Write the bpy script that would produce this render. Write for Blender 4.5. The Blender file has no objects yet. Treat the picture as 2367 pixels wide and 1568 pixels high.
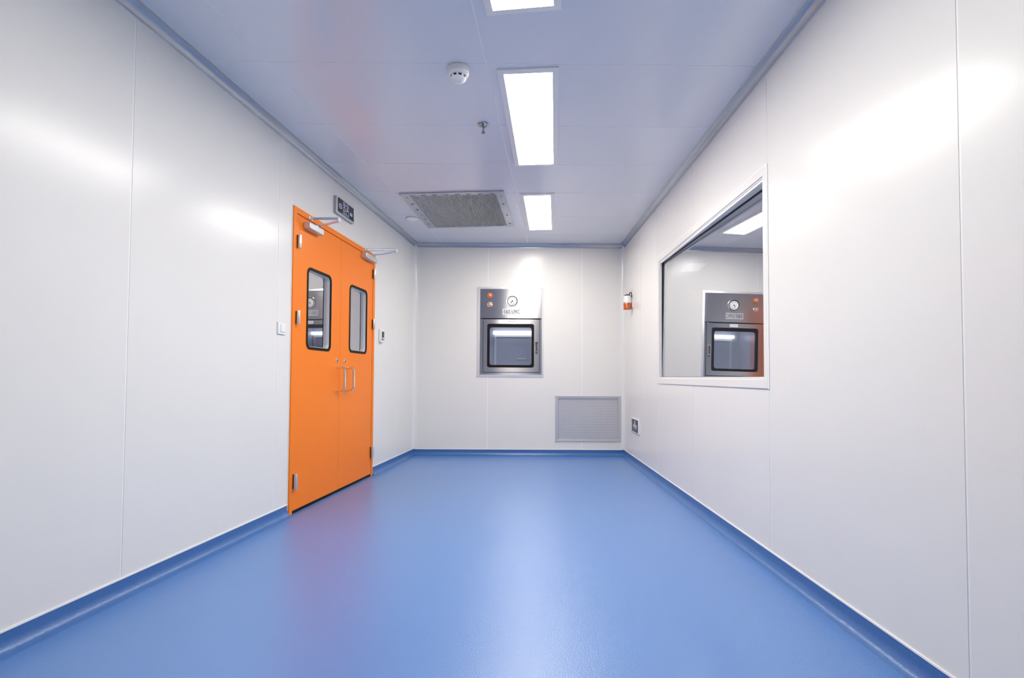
import bpy, bmesh, math, random
from mathutils import Vector, Matrix
random.seed(7)
S = bpy.context.scene
COL = S.collection
PI = math.pi

# ------------------------------------------------------------------ camera, world, exposure
H = 2.6                     # ceiling height
D = 6.298                   # far wall
cam_d = bpy.data.cameras.new('camera')
cam = bpy.data.objects.new('camera', cam_d)
COL.objects.link(cam)
S.camera = cam
FPX = 1190.0
cam_d.sensor_fit = 'HORIZONTAL'
cam_d.sensor_width = 36.0
cam_d.lens = 36.0 * FPX / 2367.0
cam_d.shift_y = 52.5 / 2367.0
cam_d.clip_start = 0.02
pitch, roll, yaw = 0.029764, 0.005458, 0.006681
fw = Vector((math.sin(yaw) * math.cos(pitch), math.cos(yaw) * math.cos(pitch), math.sin(pitch)))
r0 = Vector((math.cos(yaw), -math.sin(yaw), 0)); u0 = r0.cross(fw)
ri = r0 * math.cos(roll) + u0 * math.sin(roll)
up = u0 * math.cos(roll) - r0 * math.sin(roll)
cam.matrix_world = Matrix(((ri.x, up.x, -fw.x, 0.0), (ri.y, up.y, -fw.y, 0.0), (ri.z, up.z, -fw.z, 0.9575), (0, 0, 0, 1)))

wd = bpy.data.worlds.new('world'); S.world = wd
wd.use_nodes = True
wd.node_tree.nodes['Background'].inputs[0].default_value = (0.5, 0.55, 0.62, 1)
wd.node_tree.nodes['Background'].inputs[1].default_value = 0.3

S.view_settings.view_transform = 'Standard'
S.view_settings.look = 'None'
S.view_settings.gamma = 1.0
S.view_settings.use_curve_mapping = False
S.view_settings.exposure = 2.38
LAMP = 7.0                  # strength of the ceiling panels
LAMP_COL = (1.0, 0.95, 0.875)

# ------------------------------------------------------------------ materials
def new_mat(name):
    m = bpy.data.materials.new(name); m.use_nodes = True
    return m, m.node_tree, m.node_tree.nodes['Principled BSDF']

def mat(name, col, rough=0.5, metal=0.0, spec=0.5, noise=None, bump=None, aniso=0.0, aniso_rot=0.0, coat=0.0):
    m, t, b = new_mat(name)
    b.inputs['Base Color'].default_value = (*col, 1)
    b.inputs['Roughness'].default_value = rough
    b.inputs['Metallic'].default_value = metal
    b.inputs['Specular IOR Level'].default_value = spec
    b.inputs['Coat Weight'].default_value = coat
    tc = t.nodes.new('ShaderNodeTexCoord')
    mp = t.nodes.new('ShaderNodeMapping')
    t.links.new(tc.outputs['Object'], mp.inputs['Vector'])
    if noise:                                   # small colour variation: (scale, amount, stretch)
        sc, am, st = noise
        mp.inputs['Scale'].default_value = st
        n = t.nodes.new('ShaderNodeTexNoise'); n.inputs['Scale'].default_value = sc
        n.inputs['Detail'].default_value = 3
        t.links.new(mp.outputs['Vector'], n.inputs['Vector'])
        mx = t.nodes.new('ShaderNodeMix'); mx.data_type = 'RGBA'
        mx.inputs['A'].default_value = (*[max(0, c * (1 - am)) for c in col], 1)
        mx.inputs['B'].default_value = (*[min(1, c * (1 + am)) for c in col], 1)
        t.links.new(n.outputs['Fac'], mx.inputs['Factor'])
        t.links.new(mx.outputs['Result'], b.inputs['Base Color'])
    if bump:                                    # (scale, strength, distance)
        sc, st, di = bump
        n2 = t.nodes.new('ShaderNodeTexNoise'); n2.inputs['Scale'].default_value = sc
        n2.inputs['Detail'].default_value = 2
        t.links.new(tc.outputs['Object'], n2.inputs['Vector'])
        bp = t.nodes.new('ShaderNodeBump'); bp.inputs['Strength'].default_value = st
        bp.inputs['Distance'].default_value = di
        t.links.new(n2.outputs['Fac'], bp.inputs['Height'])
        t.links.new(bp.outputs['Normal'], b.inputs['Normal'])
    if aniso:
        tg = t.nodes.new('ShaderNodeVectorTransform'); tg.vector_type = 'VECTOR'   # brushed along x: highlights stretch upright
        tg.convert_from = 'OBJECT'; tg.convert_to = 'WORLD'; tg.inputs[0].default_value = (0, 0, 1)
        b.inputs['Anisotropic'].default_value = aniso
        b.inputs['Anisotropic Rotation'].default_value = aniso_rot
        t.links.new(tg.outputs[0], b.inputs['Tangent'])
    return m

def glow(name, col, strength):
    m = bpy.data.materials.new(name); m.use_nodes = True
    t = m.node_tree; t.nodes.clear()
    o = t.nodes.new('ShaderNodeOutputMaterial'); e = t.nodes.new('ShaderNodeEmission')
    e.inputs[0].default_value = (*col, 1); e.inputs[1].default_value = strength
    t.links.new(e.outputs[0], o.inputs[0])
    return m

def glass(name, fac, tint=(1, 1, 1), gl=(1, 1, 1)):
    m = bpy.data.materials.new(name); m.use_nodes = True
    t = m.node_tree; t.nodes.clear()
    o = t.nodes.new('ShaderNodeOutputMaterial')
    g = t.nodes.new('ShaderNodeBsdfGlossy'); g.inputs['Roughness'].default_value = 0.0
    g.inputs['Color'].default_value = (*gl, 1)
    tr = t.nodes.new('ShaderNodeBsdfTransparent'); tr.inputs['Color'].default_value = (*tint, 1)
    mx = t.nodes.new('ShaderNodeMixShader'); mx.inputs[0].default_value = fac
    t.links.new(tr.outputs[0], mx.inputs[1]); t.links.new(g.outputs[0], mx.inputs[2])
    t.links.new(mx.outputs[0], o.inputs[0])
    return m

M = {}
M['wall'] = mat('painted_steel', (0.83, 0.82, 0.79), 0.225, spec=0.31, noise=(3.0, 0.012, (1, 1, 1)), bump=(160, 0.05, 0.001))
M['joint'] = mat('white_sealant', (0.92, 0.92, 0.92), 0.4)
M['ceiling'] = mat('ceiling_steel', (0.76, 0.785, 0.85), 0.21, spec=0.8, noise=(2.5, 0.012, (1, 1, 1)), bump=(120, 0.04, 0.001))
M['cove'] = mat('anodised_cove', (0.50, 0.53, 0.58), 0.26, metal=0.55)
M['floor'] = mat('blue_vinyl', (0.088, 0.228, 0.56), 0.30, spec=1.0, noise=(300, 0.22, (1, 1, 1)), bump=(170, 0.55, 0.002))
M['floor'].node_tree.nodes['Principled BSDF'].inputs['Coat Weight'].default_value = 0.35
M['floor'].node_tree.nodes['Principled BSDF'].inputs['Coat Roughness'].default_value = 0.45
M['shaded_vinyl'] = mat('shaded_blue_vinyl', (0.045, 0.15, 0.41), 0.30, spec=0.7, noise=(330, 0.16, (1, 1, 1)), bump=(170, 0.5, 0.002))  # floor vinyl in a darker blue: weaker light on upright faces painted in
M['bead'] = mat('white_bead', (0.93, 0.93, 0.93), 0.4)
M['orange'] = mat('orange_paint', (1.0, 0.235, 0.008), 0.36, spec=0.3, bump=(300, 0.04, 0.0008))
M['black'] = mat('black_rubber', (0.007, 0.004, 0.004), 0.5, spec=0.2)
M['dark'] = mat('dark_void', (0.02, 0.02, 0.022), 0.7)
M['steel'] = mat('brushed_steel', (0.65, 0.63, 0.635), 0.19, metal=1.0, aniso=0.93, aniso_rot=0.0, noise=(60, 0.08, (1, 1, 40)))
M['alu'] = mat('satin_aluminium', (0.76, 0.77, 0.79), 0.30, metal=0.9)
M['alu_soft'] = mat('matt_aluminium', (0.62, 0.63, 0.65), 0.42, metal=0.6)
M['alu_light'] = mat('light_aluminium', (0.82, 0.82, 0.84), 0.35, metal=0.35)
M['chrome'] = mat('chrome', (0.88, 0.88, 0.89), 0.12, metal=1.0)
M['dark_chrome'] = mat('dark_chrome', (0.40, 0.40, 0.41), 0.12, metal=1.0)
M['white'] = mat('white_plastic', (0.88, 0.88, 0.87), 0.35)
M['offwhite'] = mat('grey_white_plastic', (0.84, 0.84, 0.83), 0.18)
M['grey'] = mat('grey_plastic', (0.42, 0.43, 0.46), 0.45)
M['slate'] = mat('slate_plastic', (0.20, 0.21, 0.23), 0.5)
M['silverpaint'] = mat('silver_paint', (0.66, 0.67, 0.69), 0.35, metal=0.55)
M['amber'] = mat('amber_lens', (0.75, 0.20, 0.04), 0.2, coat=0.5)
M['red'] = mat('orange_red_lens', (0.55, 0.10, 0.02), 0.2, coat=0.4)
M['dial'] = mat('dial_face', (0.92, 0.92, 0.90), 0.4)
M['ink'] = mat('dark_ink', (0.06, 0.06, 0.07), 0.6)
M['pale'] = mat('pale_print', (0.62, 0.70, 0.85), 0.5)
M['blue'] = mat('blue_print', (0.05, 0.16, 0.5), 0.5)
M['screen'] = mat('dark_screen', (0.03, 0.03, 0.035), 0.25)
M['chamber'] = mat('chamber_steel', (0.52, 0.56, 0.68), 0.4, metal=0.2)
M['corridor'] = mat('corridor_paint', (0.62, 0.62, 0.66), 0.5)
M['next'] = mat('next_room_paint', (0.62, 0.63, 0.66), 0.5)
M['pane'] = glass('window_glass', 0.72, (0.85, 0.87, 0.90), (0.93, 0.94, 0.96))
M['door_pane'] = glass('door_glass', 0.42, (0.9, 0.9, 0.94), (0.95, 0.95, 0.97))
M['box_pane'] = glass('hatch_glass', 0.10, (0.95, 0.97, 1.0))
M['lamp'] = glow('lit_diffuser', LAMP_COL, LAMP)
M['lamp_dim'] = glow('dim_diffuser', LAMP_COL, 0.3)
M['tube'] = glow('hatch_tube', (1.0, 0.98, 0.95), 0.75)
M['fill_lamp'] = glow('added_fill_diffuser', LAMP_COL, 2.0)  # for the added, unseen lamps that brighten the spaces behind the glass

# ------------------------------------------------------------------ mesh helpers
class MB:
    def __init__(s): s.v = []; s.f = []; s.sm = []
    def add(s, vs, fs, smooth=False):
        k = len(s.v); s.v += [tuple(v) for v in vs]
        s.f += [tuple(i + k for i in f) for f in fs]; s.sm += [smooth] * len(fs)
        return s
    def box(s, x0, x1, y0, y1, z0, z1):
        vs = [(x, y, z) for z in (z0, z1) for y in (y0, y1) for x in (x0, x1)]
        return s.add(vs, [(0, 2, 3, 1), (4, 5, 7, 6), (0, 1, 5, 4), (2, 6, 7, 3), (0, 4, 6, 2), (1, 3, 7, 5)])
    def prism(s, poly, z0, z1):                       # polygon in x, y (anticlockwise) raised in z
        n = len(poly)
        vs = [(x, y, z0) for x, y in poly] + [(x, y, z1) for x, y in poly]
        fs = [tuple(reversed(range(n))), tuple(range(n, 2 * n))]
        fs += [(i, (i + 1) % n, n + (i + 1) % n, n + i) for i in range(n)]
        return s.add(vs, fs)
    def sweep(s, prof, p0, p1, ax, ay, smooth=True):  # closed profile (a, b) in axes ax, ay from p0 to p1
        p0, p1, ax, ay = map(Vector, (p0, p1, ax, ay)); n = len(prof)
        A = [p0 + ax * a + ay * b for a, b in prof]; B = [p1 + ax * a + ay * b for a, b in prof]
        s.add(A + B, [(i, (i + 1) % n, n + (i + 1) % n, n + i) for i in range(n)], smooth)
        s.add(A, [tuple(reversed(range(n)))]); s.add(B, [tuple(range(n))])
        return s
    def lathe(s, prof, o=(0, 0, 0), axis='z', n=28, smooth=True):   # (radius, height) pairs about an axis through o
        vs = []
        for r, h in prof:
            for k in range(n):
                a = 2 * PI * k / n; c, d = r * math.cos(a), r * math.sin(a)
                p = {'z': (c, d, h), 'y': (c, h, -d), 'x': (h, c, d)}[axis]
                vs.append((p[0] + o[0], p[1] + o[1], p[2] + o[2]))
        fs = []
        for j in range(len(prof) - 1):
            for k in range(n):
                a, b = j * n + k, j * n + (k + 1) % n
                fs.append((a, b, b + n, a + n))
        s.add(vs, fs, smooth)
        m = len(prof)
        s.add(vs[:n], [tuple(reversed(range(n)))]); s.add(vs[(m - 1) * n:], [tuple(range(n))])
        return s
    def tube(s, pts, r, n=10, flat=1.0):
        pts = [Vector(p) for p in pts]; rings = []
        up = Vector((0, 0, 1))
        for i, p in enumerate(pts):
            d = (pts[min(i + 1, len(pts) - 1)] - pts[max(i - 1, 0)]).normalized()
            u = up if abs(d.dot(up)) < 0.95 else Vector((1, 0, 0))
            a = d.cross(u).normalized(); b = a.cross(d).normalized()
            rings.append([p + a * r * math.cos(2 * PI * k / n) + b * r * flat * math.sin(2 * PI * k / n) for k in range(n)])
        vs = [q for R in rings for q in R]
        fs = [(j * n + k, j * n + (k + 1) % n, (j + 1) * n + (k + 1) % n, (j + 1) * n + k) for j in range(len(pts) - 1) for k in range(n)]
        s.add(vs, fs, True)
        s.add(rings[0], [tuple(reversed(range(n)))]); s.add(rings[-1], [tuple(range(n))])
        return s
    def ring(s, o, i, y0, y1, y_in=None):             # rounded ring in x, z between outlines o and i, from y0 (front) to y1 (back)
        n = len(o); yi = y0 if y_in is None else y_in
        vs = [(x, y0, z) for x, z in o] + [(x, yi, z) for x, z in i] + [(x, y1, z) for x, z in o] + [(x, y1, z) for x, z in i]
        fs = []
        for k in range(n):
            j = (k + 1) % n
            fs += [(k, j, n + j, n + k), (2 * n + j, 2 * n + k, 3 * n + k, 3 * n + j), (k, 2 * n + k, 2 * n + j, j), (n + k, n + j, 3 * n + j, 3 * n + k)]
        return s.add(vs, fs)
    def slab(s, x0, x1, z0, z1, y0, y1, holes=()):    # upright slab in x, z with rectangular holes, thickness y0..y1
        xs = sorted({x0, x1, *[min(max(h[k], x0), x1) for h in holes for k in (0, 1)]})
        zs = sorted({z0, z1, *[min(max(h[k], z0), z1) for h in holes for k in (2, 3)]})
        solid = lambda i, j: (0 <= i < len(xs) - 1 and 0 <= j < len(zs) - 1 and not any(
            h[0] < (xs[i] + xs[i + 1]) / 2 < h[1] and h[2] < (zs[j] + zs[j + 1]) / 2 < h[3] for h in holes))
        for i in range(len(xs) - 1):
            for j in range(len(zs) - 1):
                if not solid(i, j): continue
                a, b, c, d = xs[i], xs[i + 1], zs[j], zs[j + 1]
                vs = [(a, y0, c), (b, y0, c), (b, y0, d), (a, y0, d), (a, y1, c), (b, y1, c), (b, y1, d), (a, y1, d)]
                fs = [(0, 1, 2, 3), (7, 6, 5, 4)]
                if not solid(i - 1, j): fs.append((4, 0, 3, 7))
                if not solid(i + 1, j): fs.append((1, 5, 6, 2))
                if not solid(i, j - 1): fs.append((4, 5, 1, 0))
                if not solid(i, j + 1): fs.append((3, 2, 6, 7))
                s.add(vs, fs)
        return s
    def mesh(s, name):
        me = bpy.data.meshes.new(name); me.from_pydata(s.v, [], s.f)
        me.polygons.foreach_set('use_smooth', s.sm); me.update()
        bm = bmesh.new(); bm.from_mesh(me)
        bmesh.ops.remove_doubles(bm, verts=bm.verts, dist=1e-6)
        bmesh.ops.recalc_face_normals(bm, faces=bm.faces)
        bm.to_mesh(me); bm.free()
        me.set_sharp_from_angle(angle=math.radians(38))
        return me
    def obj(s, name, m, parent=None, bevel=0.0):
        me = s.mesh(name); o = bpy.data.objects.new(name, me); COL.objects.link(o)
        me.materials.append(m)
        if parent is not None: o.parent = parent
        if bevel:
            b = o.modifiers.new('edge', 'BEVEL'); b.width = bevel; b.segments = 2; b.limit_method = 'ANGLE'; b.angle_limit = math.radians(50)
        return o

def rrect(x0, x1, z0, z1, r, n=6):
    pts = []
    for cx, cz, a0 in ((x1 - r, z1 - r, 0), (x0 + r, z1 - r, PI / 2), (x0 + r, z0 + r, PI), (x1 - r, z0 + r, 1.5 * PI)):
        for k in range(n + 1):
            a = a0 + PI / 2 * k / n
            pts.append((cx + r * math.cos(a), cz + r * math.sin(a)))
    return pts

def empty(name, mw=None):
    o = bpy.data.objects.new(name, None); COL.objects.link(o); o.empty_display_size = 0.1
    if mw is not None: o.matrix_world = mw
    return o

def tag(o, label=None, cat=None, group=None, kind=None):
    for k, v in (('label', label), ('category', cat), ('group', group), ('kind', kind)):
        if v: o[k] = v
    return o

def thing(name, label, cat, mw, group=None):
    return tag(empty(name, mw), label, cat, group)

def lettering(txt, size, m, parent, loc, name='lettering', rot=(PI / 2, 0, 0), depth=0.0006, sx=1.0):
    c = bpy.data.curves.new(name, 'FONT'); c.body = txt; c.size = size; c.extrude = depth
    c.align_x = 'CENTER'; c.align_y = 'CENTER'; c.resolution_u = 2
    t = bpy.data.objects.new(name, c); COL.objects.link(t)
    dg = bpy.context.evaluated_depsgraph_get(); dg.update()
    me = bpy.data.meshes.new_from_object(t.evaluated_get(dg))
    bpy.data.objects.remove(t)
    o = bpy.data.objects.new(name, me); COL.objects.link(o)
    me.materials.clear(); me.materials.append(m)
    o.parent = parent; o.location = loc; o.rotation_euler = rot; o.scale = (sx, 1, 1)
    return o

# ------------------------------------------------------------------ wall frames: x along the wall, y into the wall, z up
XL, AL, XR, AR = -1.1593, 0.12625, 1.4179, 0.02103
def frame(o, x):
    x = Vector(x).normalized(); y = Vector((0, 0, 1)).cross(x)
    return Matrix(((x.x, y.x, 0, o[0]), (x.y, y.y, 0, o[1]), (0, 0, 1, 0), (0, 0, 0, 1)))
FL = frame((XL, D), (AL, 1, 0))        # left wall: u = 0 at the far corner, negative towards the viewer
FR = frame((XR, D), (-AR, -1, 0))      # right wall: u = 0 at the far corner, positive towards the viewer
FF = frame((0, D), (1, 0, 0))          # far wall: u = world x
YB = -2.6                              # wall behind the viewer
xl = lambda y: XL + AL * (y - D)
xr = lambda y: XR + AR * (y - D)
UL = -math.hypot(1, AL) * (D - YB)
UR = math.hypot(1, AR) * (D - YB)
T = Matrix.Translation
def at(fr, u=0.0, y=0.0, z=0.0): return fr @ T((u, y, z))

# ------------------------------------------------------------------ room shell
def wall(name, fr, spans, u0, u1, holes):
    w = tag(empty(name, fr), kind='structure')
    MB().slab(u0, u1, 0, H, 0.0015, 0.05, holes).obj('joint_backing', M['joint'], w)
    for a, b, c, d, hs in spans:
        g = 0.004
        MB().slab(a + g, b - g, c, d, 0, 0.04, hs).obj('wall_panel', M['wall'], w)
    return w

DU0, DU1, DZ = -2.767, -1.287, 2.145          # door opening in the left wall
PD = (DU0, DU1, -0.1, DZ)
L = [(-0.60, 0), (-1.255, -0.60)]
cuts = [-2.76, -2.935, -4.07, -5.2, -6.33, -7.46, UL]
spans = [(a, b, 0, H, ()) for a, b in L]
spans[1] = (-1.255, -0.60, 0, H, (PD,))
spans.append((-2.76, -1.255, 0, H, (PD,)))
for a, b in zip(cuts[1:], cuts[:-1]): spans.append((a, b, 0, H, (PD,)))
wall('wall_left', FL, spans, UL, 0, (PD,))

WU0, WU1, WZ0, WZ1 = 1.575, 3.625, 0.94, 2.04  # window opening in the right wall
PW = (WU0, WU1, WZ0, WZ1)
cuts = [0, 0.855, 1.515, 2.53, 3.66, 4.82, 5.98, 7.14, 8.3, UR]
wall('wall_right', FR, [(a, b, 0, H, (PW,)) for a, b in zip(cuts[:-1], cuts[1:])], 0, UR, (PW,))

PB = (-0.36, 0.40, 0.985, 2.035)               # hatch opening
PG = (0.60, 1.35, 0.20, 0.705)                 # return air opening
cuts = [XL, -0.256, 0.897, XR]
wall('wall_far', FF, [(a, b, 0, H, (PB, PG)) for a, b in zip(cuts[:-1], cuts[1:])], XL, XR, (PB, PG))

FB = frame((0, YB), (-1, 0, 0))
wall('wall_back', FB, [(a, b, 0, H, ()) for a, b in ((-1.22, 0), (0, 1.16), (1.16, 2.28))], -1.22, 2.28, ())

# floor: one sheet of vinyl
fl = MB().prism([(xl(YB) - .05, YB - .05), (xr(YB) + .05, YB - .05), (XR + .05, D + .05), (XL - .05, D + .05)], -0.05, 0.0).obj('floor', M['floor'])
tag(fl, kind='structure')

# ceiling of steel panels with thin white joints
cl = tag(empty('ceiling', Matrix.Identity(4)), kind='structure')
MB().prism([(xl(YB) - .05, YB - .05), (xr(YB) + .05, YB - .05), (XR + .05, D + .05), (XL - .05, D + .05)], H + 0.0012, H + 0.05).obj('joint_backing', M['joint'], cl)
c0 = lambda y: xl(y) - 0.02
c1 = lambda y: -1.327 + 0.1244 * (y - 2.269)
c2 = lambda y: -0.172 + 0.0979 * (y - 2.197)
c3 = lambda y: xr(y) + 0.02
rows = [YB - .02, -1.85, -1.2, -0.55, 0.1, 0.74, 1.38, 2.015, 2.65, 3.315, 3.93, 4.54, 5.205, 5.86, D + .02]
for a, b in zip(rows[:-1], rows[1:]):
    for p, q in ((c0, c1), (c1, c2), (c2, c3)):
        g, gy = 0.0035, 0.0022
        if p is c0: g = 0.002
        MB().prism([(p(a) + g, a + gy), (q(a) - g, a + gy), (q(b) - g, b - gy), (p(b) + g, b - gy)], H, H + 0.02).obj('ceiling_panel', M['ceiling'], cl)

# blue coved baseboards with a white cap bead
def cove_prof(r, lip, n=9):
    pts = [(0, 0)]
    pts += [(r + .0034, 0)]
    for k in range(n + 1):
        a = PI / 2 * k / n
        pts.append((r + 0.003 - r * math.sin(a), r + 0.0003 - r * math.cos(a)))
    return pts
def baseboard(name, fr, segs):
    b = tag(empty(name, fr), kind='structure')
    for u0_, u1_ in segs:
        pr = cove_prof(0.045, 0.0) + [(0.003, 0.074), (0, 0.074)]
        MB().sweep(pr, (u0_, 0, 0), (u1_, 0, 0), (0, -1, 0), (0, 0, 1)).obj('cove', M['shaded_vinyl'], b)
        MB().box(u0_, u1_, -0.0045, 0, 0.074, 0.081).obj('cap_bead', M['bead'], b)
baseboard('baseboard_left', FL, ((UL, DU0 + .002), (DU1 - .002, 0)))
baseboard('baseboard_right', FR, ((0, UR),))
baseboard('baseboard_far', FF, ((XL, XR),))
baseboard('baseboard_back', FB, ((-1.2, 2.26),))

# ceiling coves and the coves in the upright corners
def ceil_cove(name, fr, u0_, u1_):
    r = 0.049; n = 8
    t = tag(empty(name, fr), kind='structure')
    arc = [(r - r * math.cos(PI / 2 * k / n) + .003, H - r + r * math.sin(PI / 2 * k / n) - .003) for k in range(n + 1)]
    MB().sweep([(0, H), (0, H - r - .003)] + arc + [(r + .003, H)], (u0_, 0, 0), (u1_, 0, 0), (0, -1, 0), (0, 0, 1)).obj('cove', M['cove'], t)
    MB().box(u0_, u1_, -0.0042, 0, H - r - .0055, H - r - .002).obj('lower_lip', M['alu_light'], t)
    MB().box(u0_, u1_, -r - .0055, -r - .002, H - .0042, H).obj('upper_lip', M['alu_light'], t)
ceil_cove('trim_1', FL, UL, 0); ceil_cove('trim_2', FR, 0, UR); ceil_cove('trim_3', FF, XL, XR); ceil_cove('trim_4', FB, -1.2, 2.26)
def corner_cove(name, o, ax, ay):
    r = 0.042; n = 8
    t = tag(empty(name, T(o)), kind='structure')
    arc = [(r - r * math.cos(PI / 2 * k / n) + .002, r - r * math.sin(PI / 2 * k / n) + .002) for k in range(n + 1)]
    arc = [(0.002, r + .006), *arc, (r + .006, 0.002)]
    MB().sweep([(0, 0), (0, r + .006)] + arc + [(r + .006, 0)], (0, 0, 0.081), (0, 0, H), ax, ay).obj('cove', M['offwhite'], t)
    ax, ay = Vector(ax), Vector(ay)
    for p, q in ((ax, ay), (ay, ax)):
        MB().sweep([(r + .006, 0), (r + .0095, 0), (r + .0095, .003), (r + .006, .003)], (0, 0, 0.08), (0, 0, H - .05), p, q, False).obj('edge_lip', M['bead'], t)
corner_cove('trim_5', (XL, D, 0), FL.to_3x3() @ Vector((-1, 0, 0)), (1, 0, 0))
corner_cove('trim_6', (XR, D, 0), FR.to_3x3() @ Vector((1, 0, 0)), (-1, 0, 0))

# ------------------------------------------------------------------ spaces beyond the door and the window
def shell(name, fr, u0_, u1_, depth, z1, m, y0=0.052):
    e = tag(empty(name, fr), kind='structure')
    MB().box(u0_, u1_, depth, depth + .05, -.05, z1).obj('end_panel', m, e)
    MB().box(u0_ - .05, u0_, y0, depth + .05, -.05, z1).obj('side_panel', m, e)
    MB().box(u1_, u1_ + .05, y0, depth + .05, -.05, z1).obj('side_panel', m, e)
    MB().box(u0_ - .05, u1_ + .05, y0, depth + .05, z1, z1 + .05).obj('top_panel', m, e)
    MB().box(u0_ - .05, u1_ + .05, y0, depth + .05, -.1, -.05).obj('floor_sheet', m, e)
    return e
shell('wall_corridor', FL, -4.6, 0.6, 1.8, H, M['corridor'])
shell('wall_next_room', FR, -3.2, 5.4, 3.0, H, M['next'])

def panel_light(x0, y0, x1, y1, w, label, lum='lamp', group=None, z=H):
    a = math.atan2(x0 - x1, y1 - y0); ln = math.hypot(x1 - x0, y1 - y0)
    t = thing('panel_light', label, 'light', T(((x0 + x1) / 2, (y0 + y1) / 2, z)) @ Matrix.Rotation(a, 4, 'Z'), group)
    h, b = ln / 2, 0.034
    f = MB()
    o = [(-w / 2, -h), (w / 2, -h), (w / 2, h), (-w / 2, h)]
    i = [(-w / 2 + b, -h + b), (w / 2 - b, -h + b), (w / 2 - b, h - b), (-w / 2 + b, h - b)]
    for k in range(4):
        j = (k + 1) % 4
        f.add([(*o[k], 0), (*o[j], 0), (*o[j], -.008), (*o[k], -.008), (*i[k], -.012), (*i[j], -.012), (*i[k], -.004), (*i[j], -.004)],
              [(0, 1, 2, 3), (3, 2, 5, 4), (4, 5, 7, 6)])
    f.obj('frame', M['white'], t)
    MB().box(-w / 2 + b - .002, w / 2 - b + .002, -h + b - .002, h - b + .002, -.006, -.003).obj('diffuser', M[lum], t)
    return t
ga = 'row of ceiling light panels'
panel_light(-0.11, 1.005, 0.06, 2.262, 0.338, 'long white ceiling light panel cut off at the top edge of the photo', group=ga)
panel_light(0.0925, 2.683, 0.2055, 3.934, 0.330, 'long white ceiling light panel shown whole, beside the smoke detector', group=ga)
panel_light(0.245, 4.547, 0.350, 5.681, 0.308, 'white ceiling light panel beside the square air vent near the far wall', group=ga)
panel_light(2.66, 7.22, 2.76, 7.85, 0.33, 'dim light panel in the room beyond the window', 'lamp_dim', z=H - .001)
panel_light(2.85, 1.3, 2.85, 2.5, 0.33, 'added fill light panel at the near end of the room beyond the window', 'fill_lamp', z=H - .001)  # unseen lamp, added to brighten the room behind the pane
pl = panel_light(-3.0, 3.6, -2.9, 4.8, 0.33, 'added fill light panel in the corridor behind the orange door', 'fill_lamp', z=H - .001)  # added out of view to lighten what shows through the door panes

# ------------------------------------------------------------------ orange double door
dr = tag(empty('door_1', FL), 'orange steel double door with two glazed leaves and steel handles', 'door', kind='structure')
F0, F1 = DU0, DU1
f = MB()
b = 0.043
f.box(F0, F0 + b, -0.012, 0.06, 0, DZ); f.box(F1 - b - .004, F1, -0.012, 0.06, 0, DZ); f.box(F0, F1, -0.012, 0.06, DZ - b, DZ)
fr_o = MB()
fr_o.slab(F0, F1, 0, DZ, -0.012, 0.06, ((F0 + b, F1 - b - .004, -1, DZ - b),)).obj('door_frame', M['orange'], dr, 0.002)
s = MB(); s.slab(F0 - .006, F1 + .006, 0.0, DZ + .006, -0.004, 0.0, ((F0, F1, -1, DZ),)).obj('sealant_bead', M['bead'], dr)
MB().box(F0 + b, F1 - b, 0.045, 0.06, DZ - b - .02, DZ - b).box(F0 + b, F0 + b + .012, 0.045, .06, 0, DZ - b).box(F1 - b - .016, F1 - b - .004, 0.045, .06, 0, DZ - b).obj('door_stop', M['dark'], dr)
MB().box(F0 + b, F1 - b, -0.007, 0.04, 0.0, 0.019).obj('bottom_gap_strip', M['black'], dr)  # black strip painted in as the dark of the gap under the leaves

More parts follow.
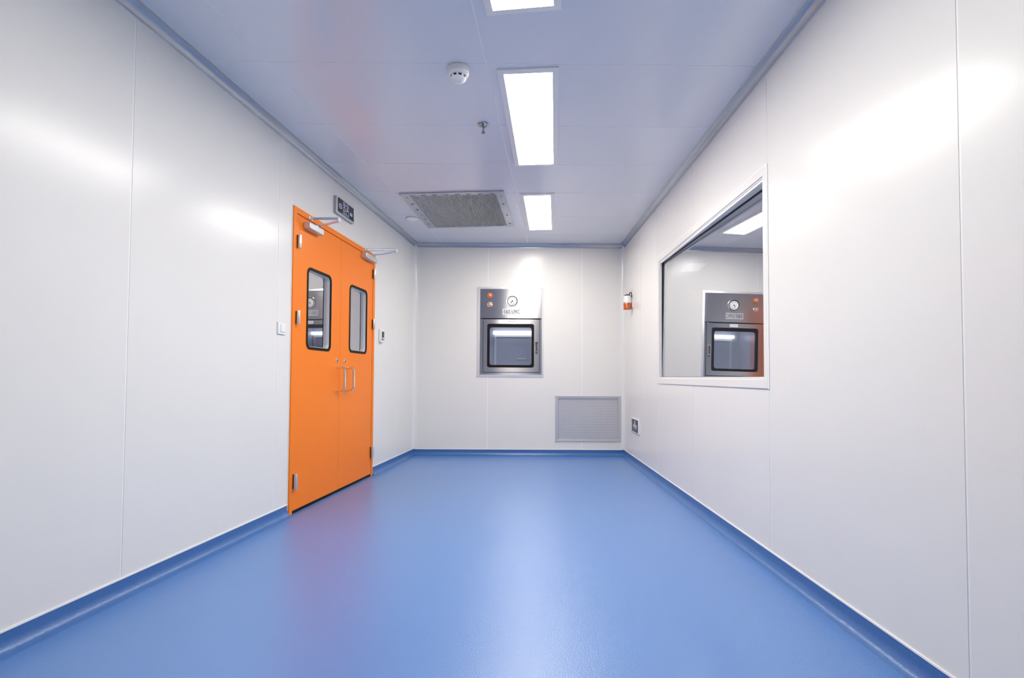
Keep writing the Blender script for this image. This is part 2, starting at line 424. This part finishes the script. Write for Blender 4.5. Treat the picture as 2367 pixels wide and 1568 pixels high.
def leaf(u0_, u1_, hole, lock_u, hand_u, hinge_u, hinges, tilt):
    hx0, hx1, hz0, hz1 = hole
    y0, y1 = -0.008, 0.042
    lf = MB().slab(u0_, u1_, 0.022, 2.097, y0, y1, ((hx0 + .017, hx1 - .017, hz0 + .017, hz1 - .017),)).obj('door_leaf', M['orange'], dr)
    o, i = rrect(hx0, hx1, hz0, hz1, .05), rrect(hx0 + .018, hx1 - .018, hz0 + .02, hz1 - .02, .034)
    MB().ring(o, i, y0 - .004, y0 + .004).obj('gasket', M['black'], lf)
    i2, i3 = rrect(hx0 + .0172, hx1 - .0172, hz0 + .0172, hz1 - .0172, .034), rrect(hx0 + .022, hx1 - .022, hz0 + .024, hz1 - .024, .031)
    MB().ring(i2, i3, y0 + .004, y1).obj('glazing_bead', M['alu_light'], lf)
    i4 = rrect(hx0 + .032, hx1 - .032, hz0 + .034, hz1 - .034, .026)
    MB().ring(o, i4, y1, y1 + .004).obj('gasket', M['black'], lf)
    cx, cz = (hx0 + hx1) / 2, (hz0 + hz1) / 2; w, h = (hx1 - hx0) / 2 - .021, (hz1 - hz0) / 2 - .022
    p = MB().box(-w, w, -.0005, .0005, -h, h).obj('pane', M['door_pane'], lf)
    p.location = (cx, 0.014, cz); p.rotation_euler = (0, 0, tilt)
    # pull handle
    zt, zb, out, r = 1.028, 0.838, 0.072, 0.0105
    pts = [(hand_u, y0, zt)]
    for k in range(7):
        a = PI / 2 * k / 6
        pts.append((hand_u, y0 - out + .03 - .03 * math.sin(a), zt - .03 + .03 * math.cos(a)))
    for k in range(7):
        a = PI / 2 * k / 6
        pts.append((hand_u, y0 - out + .03 - .03 * math.cos(a), zb + .03 - .03 * math.sin(a)))
    pts.append((hand_u, y0, zb))
    MB().tube(pts, r, 14).obj('pull_handle', M['chrome'], lf)
    MB().lathe([(.019, 0), (.019, -.004), (.013, -.007), (.013, -.011), (.004, -.0115)], (lock_u, y0, 1.082), 'y', 20).obj('lock_cylinder', M['chrome'], lf)
    for za, zb_ in hinges:
        hg = MB().lathe([(.0125, za), (.0135, za + .003), (.0135, zb_ - .003), (.0125, zb_)], (hinge_u, -0.026, 0), 'z', 16)
        hg.obj('hinge', M['alu'], lf)
        MB().box(hinge_u - .012, hinge_u + .012, -0.020, -0.006, za + .004, zb_ - .004).obj('hinge_plate', M['dark'], lf)
    return lf
leaf(-2.721, -2.0255, (-2.571, -2.19, 1.152, 1.759), -2.082, -2.078, -2.712, ((.172, .278), (1.318, 1.414), (1.856, 1.951)), 0.033)
leaf(-2.0225, -1.338, (-1.853, -1.47, 1.164, 1.761), -1.935, -1.905, -1.339, ((.174, .284), (1.412, 1.508), (1.9, 1.992)), 0.033)

def closer(u0_, u1_, z0, z1, piv, elbow, shoe):
    c = MB().box(u0_, u1_, -0.062, -0.008, z0, z1).obj('door_closer', M['silverpaint'], dr, 0.006)
    MB().lathe([(.012, z1), (.012, z1 + .02), (.008, z1 + .024)], (piv[0], -.035, 0), 'z', 14).obj('spindle', M['alu'], c)
    e = Vector(elbow)
    a = Vector((piv[0], -.035, z1 + .017))
    MB().tube([a, a.lerp(e + Vector((0, 0, -.012)), .5) + Vector((0, 0, -.006)), e + Vector((0, 0, -.012))], .014, 8, .5).obj('main_arm', M['alu'], c)
    b_ = Vector((shoe[0], -.03, shoe[1]))
    MB().tube([b_, e + Vector((0, 0, .006))], .0095, 10).obj('forearm', M['alu'], c)
    MB().lathe([(.009, -.022), (.012, -.018), (.012, .012), (.008, .017)], tuple(e), 'z', 14).obj('elbow_joint', M['alu_light'], c)
    MB().box(shoe[0] - .03, shoe[0] + .03, -.018, -.012, shoe[1] - .012, shoe[1] + .012).box(shoe[0] - .012, shoe[0] + .012, -.04, -.012, shoe[1] - .007, shoe[1] + .007).obj('arm_shoe', M['alu'], c)
closer(-2.637, -2.43, 2.018, 2.066, (-2.49,), (-2.49, -.205, 2.122), (-2.55, 2.115))
closer(-1.625, -1.36, 2.046, 2.094, (-1.42,), (-1.37, -.25, 2.163), (-1.535, 2.133))

# ------------------------------------------------------------------ window in the right wall
wn = tag(empty('window_1', FR), 'wide white framed fixed window reflecting the far wall', 'window', kind='structure')
OU0, OU1, OZ0, OZ1 = 1.537, 3.655, 0.903, 2.074
f = MB().slab(OU0, OU1, OZ0, OZ1, -0.006, 0.0, ((WU0 + .012, WU1 - .012, WZ0 + .012, WZ1 - .012),))
f.obj('frame', M['wall'], wn, 0.003)
MB().box(OU1, OU1 + .010, -.005, 0, OZ0, OZ1).box(OU0, OU1, -.0045, 0, OZ1, OZ1 + .005).obj('edge_bead', M['bead'], wn)
MB().slab(WU0, WU1, WZ0, WZ1, 0.0, 0.11, ((WU0 + .02, WU1 - .02, WZ0 + .02, WZ1 - .02),)).obj('reveal', M['wall'], wn)
# stepped glazing beads; the pane stands a little askew in its rebate
pf = empty('pane_holder', None); pf.parent = wn
pf.location = ((WU0 + WU1) / 2, 0.052, (WZ0 + WZ1) / 2); pf.rotation_euler = (-0.012, 0, 0.026)
hw, hh = (WU1 - WU0) / 2 - .021, (WZ1 - WZ0) / 2 - .021
pn = MB().box(-hw, hw, 0, .006, -hh, hh).obj('pane', M['pane'], wn)
pn.location = pf.location; pn.rotation_euler = pf.rotation_euler
bpy.data.objects.remove(pf)
gk = MB().slab(-hw, hw, -hh, hh, -.007, -.0005, ((-hw + .004, hw - .004, -hh + .007, hh - .004),)).obj('gasket', M['black'], wn)
gk.location = pn.location; gk.rotation_euler = pn.rotation_euler
bd = MB().slab(WU0 + .02, WU1 - .02, WZ0 + .02, WZ1 - .02, 0.004, 0.018, ((WU0 + .03, WU1 - .03, WZ0 + .026, WZ1 - .034),)).obj('glazing_bead', M['alu_light'], wn)

# ------------------------------------------------------------------ pass-through hatch in the far wall
hb = thing('pass_through_hatch', 'brushed steel pass-through hatch set in the far wall, gauge above a glazed door', 'hatch', at(FF, 0.02, 0, 0.957))
X = lambda x: x - 0.02
Z = lambda z: z - 0.957
fx0, fx1, fz0, fz1 = X(-.389), X(.428), Z(.957), Z(2.062)
ix0, ix1, iz0, iz1 = X(-.353), X(.405), Z(.985), Z(2.036)
f = MB()
o = [(fx0, fz0), (fx1, fz0), (fx1, fz1), (fx0, fz1)]; i = [(ix0, iz0), (ix1, iz0), (ix1, iz1), (ix0, iz1)]
for k in range(4):
    j = (k + 1) % 4
    f.add([(o[k][0], 0, o[k][1]), (o[j][0], 0, o[j][1]), (o[j][0], -.006, o[j][1]), (o[k][0], -.006, o[k][1]),
           (i[k][0], -.016, i[k][1]), (i[j][0], -.016, i[j][1]), (i[k][0], .02, i[k][1]), (i[j][0], .02, i[j][1])],
          [(0, 1, 2, 3), (3, 2, 5, 4), (4, 5, 7, 6)])
f.obj('flange', M['alu_light'], hb)
MB().prism([(ix0, -.003), (ix1, -.0175), (ix1, .02), (ix0, .02)], Z(1.676), iz1).obj('control_panel', M['steel'], hb, .0015)
MB().slab(ix0, ix1, iz0, Z(1.668), -.004, .02, ((X(-.316), X(.380), Z(1.011), Z(1.70)),)).obj('door_surround', M['steel'], hb)
MB().box(ix0, ix1, .0135, .02, Z(1.6), Z(1.70)).box(ix0, X(-.30), .0135, .02, iz0, Z(1.66)).box(X(.36), ix1, .0135, .02, iz0, Z(1.66)).box(ix0, ix1, .0135, .02, iz0, Z(1.03)).obj('gap_backing', M['dark'], hb)
dx0, dx1, dz0, dz1 = X(-.310), X(.374), Z(1.017), Z(1.663)
gx0, gx1, gz0, gz1 = X(-.263), X(.310), Z(1.074), Z(1.608)
hd = MB().slab(dx0, dx1, dz0, dz1, -.012, .012, ((gx0 + .015, gx1 - .015, gz0 + .015, gz1 - .015),)).obj('hatch_door', M['steel'], hb, .0015)
MB().ring(rrect(gx0, gx1, gz0, gz1, .025), rrect(gx0 + .03, gx1 - .03, gz0 + .03, gz1 - .042, .03), -.0155, .012).obj('gasket', M['black'], hd)
MB().box(gx0 + .02, gx1 - .02, -.006, -.002, gz0 + .02, gz1 - .03).obj('pane', M['box_pane'], hd)
hx, hz = X(.342), Z(1.327)
MB().ring(rrect(hx - .02, hx + .02, hz - .065, hz + .065, .012), rrect(hx - .011, hx + .011, hz - .052, hz + .054, .008), -.026, -.012).obj('latch_handle', M['chrome'], hd)
MB().box(hx - .010, hx + .010, -.0135, -.0118, hz - .052, hz + .052).box(hx - .012, hx + .010, -.022, -.0118, hz - .078, hz - .066).obj('latch_recess', M['ink'], hd)
lb = MB().box(X(-.012), X(.089), -.0135, -.0118, Z(1.619), Z(1.656)).obj('door_label', M['white'], hd)
MB().box(X(-.002), X(.034), -.0140, -.0134, Z(1.635), Z(1.645)).box(X(.046), X(.078), -.0140, -.0134, Z(1.633), Z(1.645)).obj('door_print', M['pale'], hd)
# gauge
gx, gz = X(.042), Z(1.888)
gg = MB().lathe([(.076, -.010), (.076, -.018), (.071, -.024), (.066, -.024), (.064, -.014), (.001, -.013)], (gx, 0, gz), 'y', 36).obj('gauge', M['chrome'], hb)
MB().lathe([(.0655, -.0150), (.0655, -.0222), (.056, -.0165), (.055, -.0150)], (gx, 0, gz - .001), 'y', 36).obj('gauge_rim', M['black'], gg)
MB().lathe([(.0555, -.013), (.0555, -.0165), (.001, -.0166)], (gx, 0, gz), 'y', 36).obj('dial', M['dial'], gg)
tk = MB()
for k in range(15):
    a = math.radians(150 - k * 17)
    r1, r2 = .049, (.038 if k % 2 == 0 else .043)
    w = .0022
    ca, sa = math.cos(a), math.sin(a)
    tk.add([(gx + r1 * ca - w * sa, -.0170, gz + r1 * sa + w * ca), (gx + r1 * ca + w * sa, -.0170, gz + r1 * sa - w * ca),
            (gx + r2 * ca + w * sa, -.0170, gz + r2 * sa - w * ca), (gx + r2 * ca - w * sa, -.0170, gz + r2 * sa + w * ca)], [(0, 1, 2, 3)])
tag(tk.obj('tick_marks', M['ink'], gg), kind='stuff')
MB().lathe([(.008, -.0166), (.008, -.0195), (.004, -.020)], (gx, 0, gz), 'y', 14).add(
    [(gx - .020, -.0185, gz - .020), (gx - .012, -.0185, gz - .026), (gx + .016, -.0185, gz + .020)], [(0, 1, 2)]).obj('needle', M['ink'], gg)
MB().ring(rrect(gx - .020, gx + .020, gz - .043, gz - .003, .0199), rrect(gx - .0165, gx + .0165, gz - .0395, gz - .0065, .0164), -.0170, -.0164).obj('dial_print', M['grey'], gg)
# nameplate
np_ = MB().box(X(-.078), X(.141), -.0135, -.0095, Z(1.716), Z(1.794)).obj('nameplate', M['alu_soft'], hb, .001)
lettering('E&5 U9C', .062, M['ink'], np_, (X(.034), -.0138, Z(1.755)), sx=.84)
# indicator lamps
for zz, m in ((1.956, 'amber'), (1.844, 'chrome')):
    il = MB().lathe([(.034, -.0095), (.034, -.014), (.030, -.019), (.025, -.019), (.024, -.015)], (X(-.233), 0, Z(zz)), 'y', 24).obj('indicator_lamp', M['chrome'] if m == 'chrome' else M['amber'], hb)
    MB().lathe([(.0235, -.014), (.0235, -.022), (.016, -.027), (.004, -.0285)], (X(-.233), 0, Z(zz)), 'y', 20).obj('lens', M['amber'], il)
    MB().lathe([(.008, -.0272), (.008, -.0290), (.004, -.0292)], (X(-.233) + .002, 0, Z(zz) + .002), 'y', 12).obj('lens_cap', M['white'], il)
# chamber with its tube lamp and the far side door
ch = MB()
cx0, cx1, cz0, cz1, cy = X(-.30), X(.345), Z(1.03), Z(1.63), .56
ch.box(cx0 - .01, cx0, .012, cy, cz0, cz1).box(cx1, cx1 + .01, .012, cy, cz0, cz1).box(cx0 - .01, cx1 + .01, .012, cy, cz1, cz1 + .01).box(cx0 - .01, cx1 + .01, .012, cy, cz0 - .01, cz0).box(cx0 - .01, cx1 + .01, cy, cy + .01, cz0 - .01, cz1 + .01)
cb = ch.obj('chamber', M['chamber'], hb)
MB().box(X(-.205), cx1 - .01, cy - .05, cy - .02, Z(1.525), Z(1.566)).obj('tube_lamp', M['tube'], cb)
MB().slab(X(-.19), cx1 - .02, cz0 + .02, Z(1.52), cy - .012, cy, ((X(-.165), cx1 - .05, cz0 + .05, Z(1.49)),)).obj('inner_frame', M['alu_light'], cb)
MB().box(X(.115), X(.235), cy - .03, cy - .01, Z(1.19), Z(1.212)).obj('inner_latch', M['white'], cb)

# ------------------------------------------------------------------ return air grille
gr = thing('return_air_grille', 'low aluminium return air grille with diamond mesh, in the corner of the far wall', 'grille', at(FF, .9745, 0, .174))
hw, hh, bw = .402, .558, .036
f = MB()
o = [(-hw, 0), (hw, 0), (hw, hh), (-hw, hh)]; i = [(-hw + bw, bw), (hw - bw, bw), (hw - bw, hh - bw), (-hw + bw, hh - bw)]
for k in range(4):
    j = (k + 1) % 4
    q = lambda p, e: (p[0] - math.copysign(e, p[0]), p[1] + (e if p[1] < .28 else -e))
    o2, o3 = [q(p, .005) for p in o], [q(p, bw - .004) for p in o]
    MB().add([(P[n][0], y, P[n][1]) for P, y in ((o, 0), (o, -.006), (o2, -.012), (o3, -.009), (i, -.004), (i, .02)) for n in (k, j)],
             [(2 * m, 2 * m + 1, 2 * m + 3, 2 * m + 2) for m in range(5)]).obj('frame_rail', M['alu_soft'], gr)
MB().box(-hw + bw - .01, hw - bw + .01, .03, .045, bw - .01, hh - bw + .01).obj('dark_backing', M['dark'], gr)
ms = MB()
gw, gh = hw - bw, hh - 2 * bw
def diag(sgn, y):
    st, w = .0212, .0038
    n = int((2 * gw + gh) / (st)) + 1
    for k in range(-1, n + 1):
        c = -gw + k * st                      # line x = c - t (or mirrored), z = bw + t
        t0, t1 = max(0, c - gw), min(gh, c + gw)
        if t1 - t0 < .004: continue
        p, q = (sgn * (c - t0), bw + t0), (sgn * (c - t1), bw + t1)
        d = Vector((q[0] - p[0], q[1] - p[1])).normalized(); nx, nz = -d.y * w, d.x * w
        ms.add([(p[0] + nx, y, p[1] + nz), (q[0] + nx, y, q[1] + nz), (q[0] - nx, y, q[1] - nz), (p[0] - nx, y, p[1] - nz),
                (p[0] + nx, y + .003, p[1] + nz), (q[0] + nx, y + .003, q[1] + nz), (q[0] - nx, y + .003, q[1] - nz), (p[0] - nx, y + .003, p[1] - nz)],
               [(0, 1, 2, 3), (7, 6, 5, 4), (0, 4, 5, 1), (2, 6, 7, 3)])
diag(1, .002); diag(-1, .005)
tag(ms.obj('wire_mesh', M['alu_light'], gr), kind='stuff')

# ------------------------------------------------------------------ ceiling air vent
vt = thing('ceiling_vent', 'square grey ceiling air vent with fine slats and a riveted border', 'vent', T((-.47, 5.05, H)) @ Matrix.Rotation(-.098, 4, 'Z'))
vw, vh = .472, .53
bl, br, bn, bf = .088, .075, .062, .045
MB().slab(-vw, vw, -vh, vh, 0, .012, ((-vw + bl, vw - br, -vh + bn, vh - bf),)).obj('border', M['cove'], vt).rotation_euler = (-PI / 2, 0, 0)
MB().box(-vw + .01, vw - .01, -vh + .01, vh - .01, -.002, 0).obj('dark_backing', M['dark'], vt)
sl = MB()
x = -vw + bl
n = 52
for k in range(n):
    cx = -vw + bl + (k + .5) * (2 * vw - bl - br) / n
    sl.add([(cx - .0030, -vh + bn, -.010), (cx + .0012, -vh + bn, -.010), (cx + .0012, vh - bf, -.010), (cx - .0030, vh - bf, -.010),
            (cx - .0016, -vh + bn, -.002), (cx + .0028, -vh + bn, -.002), (cx + .0028, vh - bf, -.002), (cx - .0016, vh - bf, -.002)],
           [(0, 1, 2, 3), (0, 3, 7, 4), (1, 5, 6, 2)])
tag(sl.obj('slats', M['alu_light'], vt), kind='stuff')
for k in range(8):
    xx = -vw + .11 + k * .103
    MB().box(xx - .022, xx + .022, -vh + bn - .026, -vh + bn - .008, -.0135, -.011).obj('border_slot', M['slate'], vt)
for k in range(6):
    xx = -vw + bl + .06 + k * .13
    MB().box(xx - .03, xx + .03, vh - bf + .006, vh - bf + .016, -.0135, -.011).obj('border_slot', M['cove'], vt)
for k, yy in enumerate((-.44, -.26, -.10, .07, .22, .37)):
    MB().lathe([(.017 if k in (1, 2) else .011, -.011), (.015 if k in (1, 2) else .009, -.0145), (.004, -.015)], (-vw + .048, yy, 0), 'z', 12).obj('rivet', M['slate'], vt)
for yy, r in ((-.40, .007), (-.20, .012), (.13, .012), (.42, .012)):
    MB().lathe([(r, -.011), (r * .85, -.0145), (r * .3, -.015)], (vw - .035, yy, 0), 'z', 12).obj('rivet', M['ink'], vt)

# ------------------------------------------------------------------ small ceiling fittings
sd = thing('smoke_detector', 'round white smoke detector with dark slots on the ceiling', 'smoke detector', T((-.277, 2.70, H)))
MB().lathe([(.058, 0), (.061, -.004), (.061, -.012), (.058, -.016), (.059, -.022), (.055, -.034), (.046, -.043), (.0425, -.044)], n=40).obj('base', M['white'], sd)
MB().lathe([(.040, -.043), (.040, -.0556)], n=40).obj('sensor_chamber', M['dark'], sd)
hd_ = MB().lathe([(.0425, -.055), (.041, -.058), (.032, -.066), (.018, -.072), (.004, -.074)], n=40).obj('dome', M['white'], sd)
rb = MB()
for k in range(9):
    a = 2 * PI * k / 9 - PI / 2; c, d_ = math.cos(a), math.sin(a)
    w = .0055
    rb = MB().add([(c * .0425 - d_ * w, d_ * .0425 + c * w, -.0445), (c * .0425 + d_ * w, d_ * .0425 - c * w, -.0445), (c * .038 + d_ * w, d_ * .038 - c * w, -.0445), (c * .038 - d_ * w, d_ * .038 + c * w, -.0445),
             (c * .0425 - d_ * w, d_ * .0425 + c * w, -.0555), (c * .0425 + d_ * w, d_ * .0425 - c * w, -.0555), (c * .038 + d_ * w, d_ * .038 - c * w, -.0555), (c * .038 - d_ * w, d_ * .038 + c * w, -.0555)],
            [(0, 1, 2, 3), (4, 7, 6, 5), (0, 4, 5, 1), (1, 5, 6, 2), (2, 6, 7, 3), (3, 7, 4, 0)])
    rb.obj('rib', M['white'], sd)
sp = thing('sprinkler', 'small chrome sprinkler head with a round collar hanging from the ceiling', 'sprinkler', T((-.172, 3.298, H)))
MB().lathe([(.036, 0), (.037, -.003), (.033, -.007), (.026, -.009), (.022, -.017), (.013, -.021), (.010, -.021)], n=32).obj('collar', M['dark_chrome'], sp)
MB().lathe([(.007, -.015), (.006, -.030), (.0065, -.045), (.010, -.056)], n=18).obj('stem', M['dark_chrome'], sp)
MB().lathe([(.010, -.055), (.0135, -.058), (.0135, -.061), (.008, -.064), (.003, -.065)], n=20).obj('deflector', M['dark_chrome'], sp)
ds = thing('ceiling_cover', 'small round white cover on the ceiling beside the air vent', 'ceiling cover', T((-1.005, 5.315, H)))
MB().lathe([(.068, 0), (.070, -.004), (.066, -.010), (.05, -.014), (.004, -.016)], n=36).obj('cap', M['white'], ds)
MB().lathe([(.073, 0), (.073, -.003), (.069, -.0035)], n=36).obj('rim', M['grey'], ds)

# ------------------------------------------------------------------ exit sign over the door
es = thing('exit_sign', 'dark framed exit sign with pale lettering above the orange door', 'sign', at(FL, -1.995, 0, 2.288))
sw, sh = .166, .140
MB().box(-sw, sw, -.022, 0, 0, sh).obj('case', M['grey'], es, .002)
MB().slab(-sw, sw, 0, sh, -.030, -.022, ((-sw + .014, sw - .006, .016, sh - .006),)).obj('frame', M['alu'], es, .0015)
fc = MB().box(-sw + .014, sw - .006, -.0255, -.022, .016, sh - .006).obj('face', M['screen'], es)
MB().ring(rrect(-.122, -.066, .054, .094, .0195), rrect(-.114, -.074, .061, .087, .0125), -.0262, -.0254).obj('round_symbol', M['pale'], fc)
MB().box(-.106, -.082, -.0262, -.0254, .071, .077).obj('round_symbol', M['pale'], fc)
lettering('\u5b89\u5168', .062, M['pale'], fc, (.008, -.0258, .098), sx=1.0)
lettering('\u51fa\u53e3', .062, M['pale'], fc, (.008, -.0258, .046), sx=1.0)
MB().prism([(.090, -.012), (.134, -.012), (.134, .012), (.090, .012)], 0, .0008).obj('square_symbol', M['pale'], fc)
q = [o for o in fc.children if o.name.startswith('square_symbol')][0]; q.location = (0, -.0255, .066); q.rotation_euler = (PI / 2, 0, 0)
MB().box(.104, .120, -.0270, -.0262, .060, .072).obj('square_symbol', M['blue'], fc)

# floor level sign on the right wall
s2 = thing('guide_sign', 'dark guide sign with pale arrow, low on the wall beside the return air grille', 'sign', at(FR, .618, 0, .352))
sw, sh = .186, .155
MB().slab(-sw, sw, 0, sh, -.012, 0, ((-sw + .012, sw - .028, .004, sh - .012),)).obj('frame', M['white'], s2, .0015)
fc = MB().box(-sw + .012, sw - .028, -.006, 0, .004, sh - .012).obj('face', M['screen'], s2)
ar = MB()
def flat(mb, pts, y): n_ = len(pts); mb.add([(x, y, z) for x, z in pts] + [(x, y + .0008, z) for x, z in pts], [tuple(range(n_)), tuple(reversed(range(n_, 2 * n_)))] + [(k, n_ + k, n_ + (k + 1) % n_, (k + 1) % n_) for k in range(n_)])
flat(ar, [(-.030, .128), (.006, .128), (.006, .085), (.024, .085), (-.008, .024), (-.045, .085), (-.030, .085)], -.0068)
ar.obj('arrow', M['pale'], fc)
for sgn in (-1, 1):
    w = MB()
    cx = -.012
    flat(w, [(cx + sgn * a, b) for a, b in ((.036, .066), (.062, .092), (.088, .080), (.080, .052), (.052, .034), (.060, .060))], -.0068)
    w.obj('arrow_wing', M['pale'], fc)

# ------------------------------------------------------------------ strobe sounder on the right wall
al = thing('alarm_beacon', 'wall alarm beacon with white body and orange red lens, beside the far corner', 'alarm', at(FR, .47, 0, 1.73))
oy = -.058
MB().box(-.03, .03, -.012, 0, .02, .185).box(-.012, .012, -.03, -.010, .08, .11).obj('wall_bracket', M['offwhite'], al, .002)
MB().lathe([(.040, .0), (.046, .006), (.047, .074), (.044, .080)], (0, oy, 0), n=28).obj('lens', M['red'], al)
MB().lathe([(.045, .080), (.045, .150), (.040, .156)], (0, oy, 0), n=28).obj('body', M['white'], al)
MB().lathe([(.0465, .074), (.0465, .082), (.045, .083)], (0, oy, 0), n=28).obj('collar', M['alu'], al)
MB().lathe([(.036, .155), (.038, .160), (.030, .170), (.012, .176)], (0, oy, 0), n=24).obj('cap', M['ink'], al)
MB().tube([(-.028, oy + .02, .165), (-.015, oy + .03, .195), (.012, oy + .036, .198), (.034, oy + .038, .170), (.040, oy + .036, .140)], .006, 10).obj('cable', M['ink'], al)
MB().tube([(.018, oy + .045, .19), (.020, oy + .045, .215), (.026, oy + .046, .24)], .003, 8).obj('antenna', M['grey'], al)
MB().box(-.012, .014, oy - .0475, oy - .043, .088, .145).obj('body_label', M['offwhite'], al)

# ------------------------------------------------------------------ light switch and door release beside the door
ls = thing('light_switch', 'square white light switch on the wall beside the orange door hinges', 'switch', at(FL, -2.887, 0, 1.233))
MB().box(-.044, .044, -.010, 0, 0, .080).obj('plate', M['white'], ls, .003)
rk = MB(); rk.box(-.018, .034, -.015, -.009, .016, .066).obj('rocker', M['white'], ls, .002)
ac = thing('access_reader', 'slim white access reader with a dark display, past the far door edge', 'access reader', at(FL, -1.11, 0, 1.298))
MB().box(-.045, .045, -.026, 0, 0, .137).obj('case', M['white'], ac, .005)
MB().box(-.022, .042, -.0275, -.025, .050, .112).obj('display', M['screen'], ac, .001)
MB().box(-.022, .042, -.0275, -.025, .024, .046).obj('keypad', M['ink'], ac, .001)
MB().box(-.002, .034, -.0285, -.027, .034, .046).obj('button', M['white'], ac)
